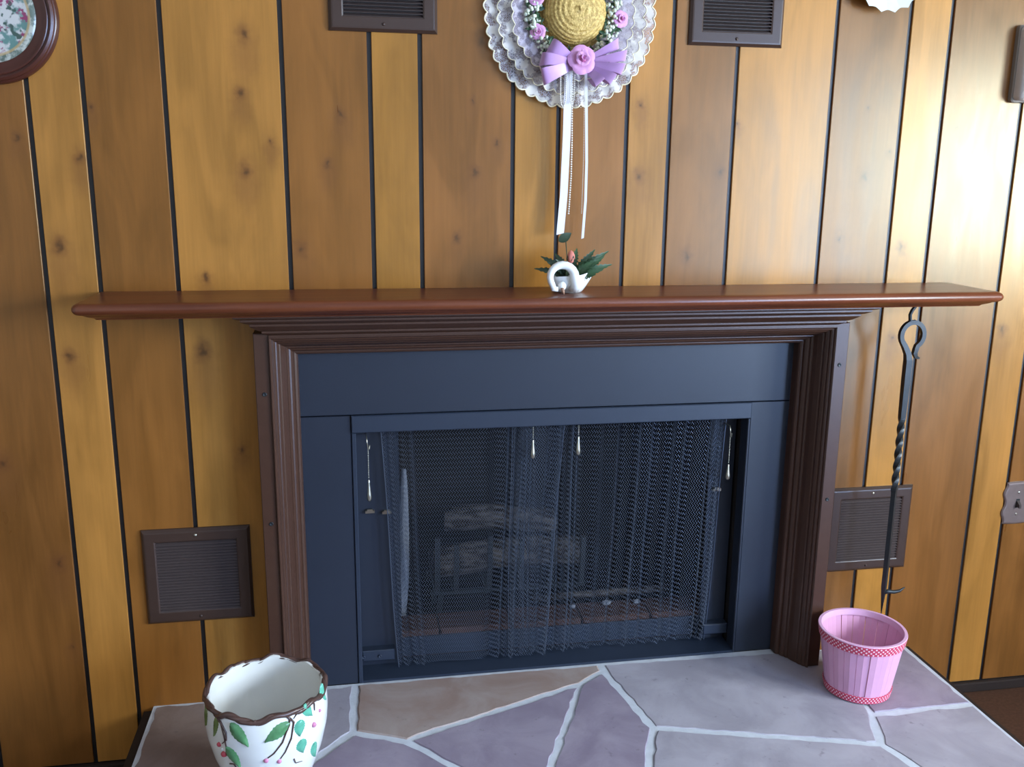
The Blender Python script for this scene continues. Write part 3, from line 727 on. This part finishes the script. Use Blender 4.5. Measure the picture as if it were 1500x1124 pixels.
bd.revolve([(.0012,-.014),(.006,-.010),(.0085,-.003),(.0080,.004),(.0050,.010),(.0008,.014)], 14, tuple(fl0+V(-.003, -.022, .047)), 'z', True); bd = bd.build('rosebud', M['bud'], af, True)
for k in range(4):
    a = k*PI/2+.4
    leaf(bd, fl0+V(-.003, -.022, .034), fl0+V(-.003+.009*math.cos(a), -.022+.009*math.sin(a), .050), .007, (math.cos(a), math.sin(a), .2), .12, 0, 'sepal', 'green2')

# ---- floral ceramic pot on the hearth
PC = V(-.187, -.343, ZH+.002); PH = .2250
M['potwhite'] = simple('cream_glaze', (.80, .79, .74), .14, 0, .6, .03, 10)
M['twig'] = simple('brown_glaze', (.085, .045, .035), .3, 0, .5, .35, 60)
M['leafglaze'] = simple('green_glaze', (.10, .26, .11), .25, 0, .5, .5, 70)
M['oliveglaze'] = simple('olive_glaze', (.14, .17, .05), .25, 0, .5, .4, 60)
M['tealglaze'] = simple('teal_glaze', (.12, .42, .28), .25, 0, .5, .4, 70)
M['redglaze'] = simple('red_glaze', (.42, .05, .06), .25, 0, .5, .2, 70)
M['pinkglaze'] = simple('pink_glaze', (.62, .22, .36), .25, 0, .5, .2, 70)
def pr_(z):   # outer radius at height z above the base
    t = z/PH
    pts_ = [(0, .062), (.08, .071), (.25, .088), (.45, .104), (.65, .1145), (.80, .1175), (.92, .1165), (1.0, .1135)]
    for (a, ra), (b, rb2) in zip(pts_, pts_[1:]):
        if t <= b: k = (t-a)/(b-a); return ra+(rb2-ra)*k
    return pts_[-1][1]
def rimz(a): return PH + .0032*math.sin(a*9+1.0) + .0022*math.sin(a*5+.5) + .0012*math.sin(a*17)
pot = thing('ceramic_pot', 'white ceramic pot with raised leaves, cherries and brown twig rim on hearth', 'pot', tuple(PC))
def potfn(u, v):
    a = 2*PI*u
    if v < .5: t = v/.5; z = t*rimz(a); r = pr_(min(PH, z))
    elif v < .56: t = (v-.5)/.06; z = rimz(a)+.002*math.sin(t*PI); r = pr_(PH)-.008*t
    else: t = (v-.56)/.44; z = rimz(a)*(1-t)+.012*t; r = max(.03, pr_(min(PH, z))-.008)
    return PC+V(r*math.cos(a), r*math.sin(a), z)
m = MB().grid(potfn, 96, 46, True); m.f.append(tuple(range(96))); m.f.append(tuple(range(96*45, 96*46)))
m.build('body', M['potwhite'], pot, True, 60)
pth = []; rad = []
for i in range(145):
    a = 2*PI*i/144; r = pr_(PH)-.0005+.0018*math.sin(a*13); pth.append(PC+V(r*math.cos(a), r*math.sin(a), rimz(a)-.0015+.0015*math.sin(a*17))); rad.append(.0056+.0022*noise.noise((math.cos(a)*6, math.sin(a)*6, 2)))
p2 = []; p1 = []
for i in range(289):
    a = 2*PI*i/288; w = a*8+1.5*math.sin(a*3); r = pr_(PH)-.001
    for L_, ph in ((p1, 0), (p2, PI)): L_.append(PC+V((r+.0018*math.cos(w+ph))*math.cos(a), (r+.0018*math.cos(w+ph))*math.sin(a), rimz(a)-.0015+.0020*math.sin(w+ph)))
rm_ = MB().tube(p1, [.0050+.0016*noise.noise((math.cos(i/46)*7, math.sin(i/46)*7, 3)) for i in range(289)], 8, caps=False)
rim = rm_.tube(p2, .0046, 8, caps=False).build('twig_rim', M['twig'], pot, True)
FR = -PI/2+.10     # direction facing the photographer
def sp(phi, dz, off=.0):   # phi: to the right as seen from the front, dz: below the rim
    a = FR+phi; z = PH-dz; r = pr_(z)+off
    return PC+V(r*math.cos(a), r*math.sin(a), z)
def pleaf(phi, dz, L, w, ang, mat):
    L *= 1.1; w *= 1.25
    """raised leaf conforming to the pot wall; ang 0 = pointing right, -90 = down"""
    ca, sa = math.cos(math.radians(ang)), math.sin(math.radians(ang)); rows = []
    for i in range(15):
        q = i/14; ww = w*.5*(math.sin(PI*q**.75)**.8 if 0 < q < 1 else .03)*(1 if i % 2 else .90); row = []
        for j in range(-2, 3):
            l, s_ = (q-.5)*L, ww*j/2
            dx, dzz = l*ca-s_*sa, l*sa+s_*ca
            off = .0032-.0008*abs(j)+(.0006 if j == 0 else 0) if abs(j) < 2 else -.0006
            row.append(sp(phi+dx/.115, dz-dzz, off))
        rows.append(row)
    return MB().rings(rows, closed=False).build('raised_leaf', M[mat], pot, True)
for a in ((-.45,.030,.050,.024,-52,'leafglaze'),(.15,.030,.050,.024,212,'leafglaze'),(.52,.036,.030,.022,-95,'tealglaze'),(.70,.010,.030,.020,-60,'tealglaze'),(1.18,.002,.036,.018,-80,'tealglaze'),
          (.56,.078,.030,.022,-80,'tealglaze'),(-.60,.082,.045,.024,-62,'leafglaze'),(-.92,.026,.040,.013,-100,'oliveglaze'),(-1.25,.022,.036,.012,-85,'oliveglaze'),(-.1,.125,.045,.022,-40,'leafglaze'),(.9,.11,.04,.02,-70,'tealglaze')):
    pleaf(*a)
def vine(P, r=.0020): 
    MB().tube([sp(a, b, .0012) for a, b in P], [r*(1-.6*i/(len(P)-1)) for i in range(len(P))], 6).build('vine', M['twig'], pot, True)
vine([(-.95,.004),(-.78,.014),(-.68,.030),(-.68,.045),(-.78,.056)], .0026); vine([(-.80,.01),(-.72,.04),(-.70,.065),(-.68,.075)])
vine([(.30,.0),(.36,.010),(.34,.020),(.28,.034),(.22,.052),(.08,.072),(-.02,.080)], .0026); vine([(.36,.008),(.42,.018),(.36,.05),(.26,.075),(.18,.088)], .0022)
vine([(.62,.0),(.50,.004),(.42,.012)], .002); vine([(.80,-.004),(.86,.006),(.84,.018)], .0026); vine([(.42,.10),(.46,.112),(.60,.116)], .0014); vine([(-.70,.10),(-.62,.098),(-.56,.11),(-.56,.13)], .0018)
vine([(-.20,.0),(-.16,.010)], .0030)
def blob(phi, dz, r, mat, nm): 
    c = sp(phi, dz, .0005); MB().ball(c, r, 10, 7, (1, .7, 1)).build(nm, M[mat], pot, True)
for a in ((-.86,.062,.0050,'redglaze','berry'),(-.78,.080,.0062,'redglaze','berry'),(-.05,.086,.0048,'pinkglaze','berry'),(.16,.094,.0046,'pinkglaze','berry'),(.80,.046,.0055,'pinkglaze','blossom'),(.98,.028,.0034,'pinkglaze','blossom'),(-.80,.0705,.003,'potwhite','blossom_centre')): blob(*a)

# ---- pink basket
BC = V(1.182, -.187, ZH+.003); BH = .158; R0, R1 = .0745, .0985
M['pinkstave'] = simple('pink_stave', (.70, .36, .52), .55, 0, .4, .10, 14, .1, 120)
M['pinkhoop'] = simple('pale_pink_hoop', (.74, .42, .60), .5, 0, .4, .06)
def dots():
    t = NT('dotted_ribbon'); o = t.obj(); sx = t.n('ShaderNodeSeparateXYZ'); t.l(o, sx.inputs[0])
    u = t.math('MULTIPLY', t.math('ARCTAN2', sx.outputs[1], sx.outputs[0]), 58/(2*PI)); v = t.math('MULTIPLY', sx.outputs[2], 98)
    a = t.math('SUBTRACT', t.math('FRACT', t.math('ADD', u, v)), .5); b = t.math('SUBTRACT', t.math('FRACT', t.math('SUBTRACT', u, v)), .5)
    d = t.math('SQRT', t.math('ADD', t.math('MULTIPLY', a, a), t.math('MULTIPLY', b, b)))
    return t.set(t.mix(t.ramp(d, .22, .32, 1, 0), (.56, .045, .10, 1), (.88, .70, .76, 1)), .5, 0, .4)
M['dots'] = dots()
bk = thing('pink_basket', 'pink wooden stave basket with dotted ribbon bands on the hearth', 'basket', tuple(BC))
def br(z): return R0+(R1-R0)*z/BH
NS = 20
for k in range(NS):
    a0 = 2*PI*(k+.020)/NS; a1 = 2*PI*(k+.980)/NS; m = MB(); rr = rnd.uniform(-.0011, .0011); rings = []
    for z in (.003, .05, .11, BH-.004):
        r = br(z)+rr; rings.append([BC+V(q*math.cos(a), q*math.sin(a), z) for q, a in ((r, a0), (r+.0008, (a0+a1)/2), (r, a1), (r-.0022, a1), (r-.0016, (a0+a1)/2), (r-.0022, a0))])
    m.rings(rings, caps=True).build('stave', M['pinkstave'], bk)
MB().revolve([(.001, .004), (R0-.003, .004), (R0-.003, .008), (.001, .008)], 48, tuple(BC), 'z').build('bottom', M['pinkstave'], bk)
def band(z0, z1, r_off, mat, name, inner=False):
    p = []
    if not inner: p = [(br(z0)+.0008, z0), (br(z0)+r_off, z0+.001), (br(z1)+r_off, z1-.001), (br(z1)+.0008, z1), (br(z0)+.0008, z0)]
    else: p = [(br(z0)-.0026, z0), (br(z0)-.0052, z0+.001), (br(z1)-.0050, z1+.0012), (br(z1)+.0016, z1+.0012), (br(z1)+.0024, z1-.001), (br(z1)-.0024, z1-.0018), (br(z0)-.0026, z0)]
    MB().revolve(p, 72, tuple(BC), 'z').build(name, M[mat], bk, True, 40)
band(BH-.024, BH-.001, .0026, 'dots', 'ribbon_band'); band(0, .019, .0026, 'dots', 'ribbon_band'); band(BH-.014, BH, 0, 'pinkhoop', 'rim_hoop', True)

# ---- round framed plate, scalloped dish, chime box, switch plate
FC = V(-.672, 0, 1.662)
M['frame'] = simple('dark_cherry_frame', (.075, .022, .014), .28, 0, .5, .15, 20)
def floral():
    t = NT('painted_plate'); p = t.pos()
    d = t.vmath('LENGTH', t.vmath('MULTIPLY', t.vmath('SUBTRACT', p, tuple(FC)), (1, 0, 1)))
    n1 = t.noise(p, 34, 3, .6); n2 = t.noise(t.vmath('ADD', p, (5, 0, 2)), 46, 3, .6); n3 = t.noise(t.vmath('ADD', p, (1, 0, 7)), 60, 2)
    c = t.mix(t.ramp(n1, .44, .56), (.58, .56, .52, 1), (.13, .24, .21, 1)); c = t.mix(t.ramp(n3, .60, .68), c, (.06, .10, .08, 1)); c = t.mix(t.ramp(n2, .58, .66), c, (.28, .05, .12, 1))
    rim_ = t.ramp(d, .074, .077, 0, 1); c2 = t.mix(t.ramp(n2, .45, .6), (.12, .15, .12, 1), (.42, .42, .36, 1)); c = t.mix(rim_, c, c2)
    gold = t.math('MULTIPLY', t.ramp(d, .0725, .074), t.ramp(d, .0775, .079, 1, 0)); c = t.mix(t.math('MULTIPLY', gold, .7), c, (.45, .30, .12, 1))
    return t.set(c, .2, 0, .5)
pf = thing('framed_plate', 'round floral plate in a dark cherry wood frame on the wall', 'plate', tuple(FC))
MB().revolve([(.090,.004),(.090,.012),(.094,.014),(.104,.015),(.107,.0175),(.111,.0185),(.1135,.017),(.1145,.0195),(.119,.0215),(.1235,.019),(.1245,.014),(.1265,.013),(.1285,.010),(.129,.0005),(.090,.0005)], 96, tuple(FC), 'y').build('frame', M['frame'], pf, True, 45)
MB().revolve([(.0006,.006),(.06,.006),(.072,.007),(.0905,.012),(.0905,.010),(.06,.003),(.0006,.003)], 96, tuple(FC), 'y').build('plate', floral(), pf, True)
DC = V(1.187, 0, 1.824)
M['dish'] = simple('pale_dish_glaze', (.70, .76, .70), .2, 0, .6, .04)
def dish(u, v):
    a = 2*PI*u; pet = abs((u*18) % 1-.5)*2        # 0 between lobes .. 1 at points
    if v <= .7: t = v/.7; r = .092*t*(1+.075*t*t*(pet**1.5-.5)); y = .012+.022*t**2+.003*t*pet
    else: t = (1-v)/.3; r = .092*t*(1+.075*t*t*(pet**1.5-.5)); y = .009+.022*t**2
    return DC+V(max(r, .0004)*math.cos(a), -y, max(r, .0004)*math.sin(a))
ds = thing('scalloped_dish', 'pale scalloped ceramic dish hung high on the planks', 'dish', tuple(DC))
MB().grid(dish, 18*12, 24, True).build('dish', M['dish'], ds, True, 40)
MB().tube([DC+V(0, -.0005, .012), DC+V(0, -.0088, .0)], .004, 8).build('hanger', M['iron'], ds)
TX, TZ = 1.602, 1.635
M['chime'] = simple('grey_beige_cover', (.50, .47, .44), .4, 0, .5, .04); M['chimebase'] = simple('taupe_base', (.20, .17, .14), .5, 0, .4, .05)
cb = thing('chime_box', 'grey beige wall box with rounded cover fixed high on the planks', 'wall box', (TX, 0, TZ-.085))
def rrect(hw, hh, r, y, n=6):
    out = []
    for cx_, cz_, a0 in ((hw-r, hh-r, 0), (-hw+r, hh-r, 90), (-hw+r, -hh+r, 180), (hw-r, -hh+r, 270)):
        for k in range(n+1):
            a = math.radians(a0+90*k/n); out.append((TX+cx_+r*math.cos(a), y, TZ+cz_+r*math.sin(a)))
    return out
MB().rings([rrect(.066, .086, .008, -.0005), rrect(.066, .086, .008, -.011), rrect(.064, .084, .008, -.013)], caps=True).build('base', M['chimebase'], cb)
MB().rings([rrect(.062, .082, .010, -.013), rrect(.062, .082, .012, -.028), rrect(.059, .079, .014, -.036), rrect(.052, .072, .016, -.042)], caps=True).build('cover', M['chime'], cb, True, 35)
SX, SZ = 1.7085, .5435
M['bronze'] = simple('bronze_plate', (.20, .145, .13), .35, .35, .5, .12, 60)
sp_ = thing('light_switch', 'bronze toggle light switch plate with scalloped sides on the planks', 'switch', (SX, 0, SZ))
def plate_outline(k, y):
    out = []; hw, hh = .0355-k, .057-k
    def sc(t): return .0045*math.cos(t*PI*1.0)*0 + .0045*math.cos(t*2*PI*2.0)*(1-abs(t*2-1)**4) - .004*(1-abs(t*2-1))
    n = 24
    for i in range(n): t = i/n; out.append((SX+hw-sc(t)-.004*0, y, SZ-hh+2*hh*t))
    for i in range(n): t = i/n; out.append((SX+hw-2*hw*t, y, SZ+hh+.002*math.sin(t*PI)))
    for i in range(n): t = i/n; out.append((SX-hw+sc(t), y, SZ+hh-2*hh*t))
    for i in range(n): t = i/n; out.append((SX-hw+2*hw*t, y, SZ-hh-.002*math.sin(t*PI)))
    return out
MB().rings([plate_outline(0, -.0003), plate_outline(0, -.0025), plate_outline(.003, -.0055), plate_outline(.006, -.006)], caps=True).build('cover_plate', M['bronze'], sp_)
MB().box(SX-.005, SX+.005, -.0072, -.006, SZ-.012, SZ+.012).build('slot', M['iron'], sp_)
MB().rings([[(SX-.004, -.0072, SZ-.006), (SX+.004, -.0072, SZ-.006), (SX+.004, -.0072, SZ+.008), (SX-.004, -.0072, SZ+.008)], [(SX-.003, -.018, SZ-.011), (SX+.003, -.018, SZ-.011), (SX+.003, -.018, SZ-.003), (SX-.003, -.018, SZ-.003)]], caps=True).build('toggle', simple('brown_toggle', (.05, .035, .03), .4), sp_)
for s in (-1, 1): MB().revolve([(.0001,.0075),(.002,.0073),(.003,.0066),(.0032,.0055)], 12, (SX, 0, SZ+s*.030), 'y').build('screw', M['chrome'], sp_, True)
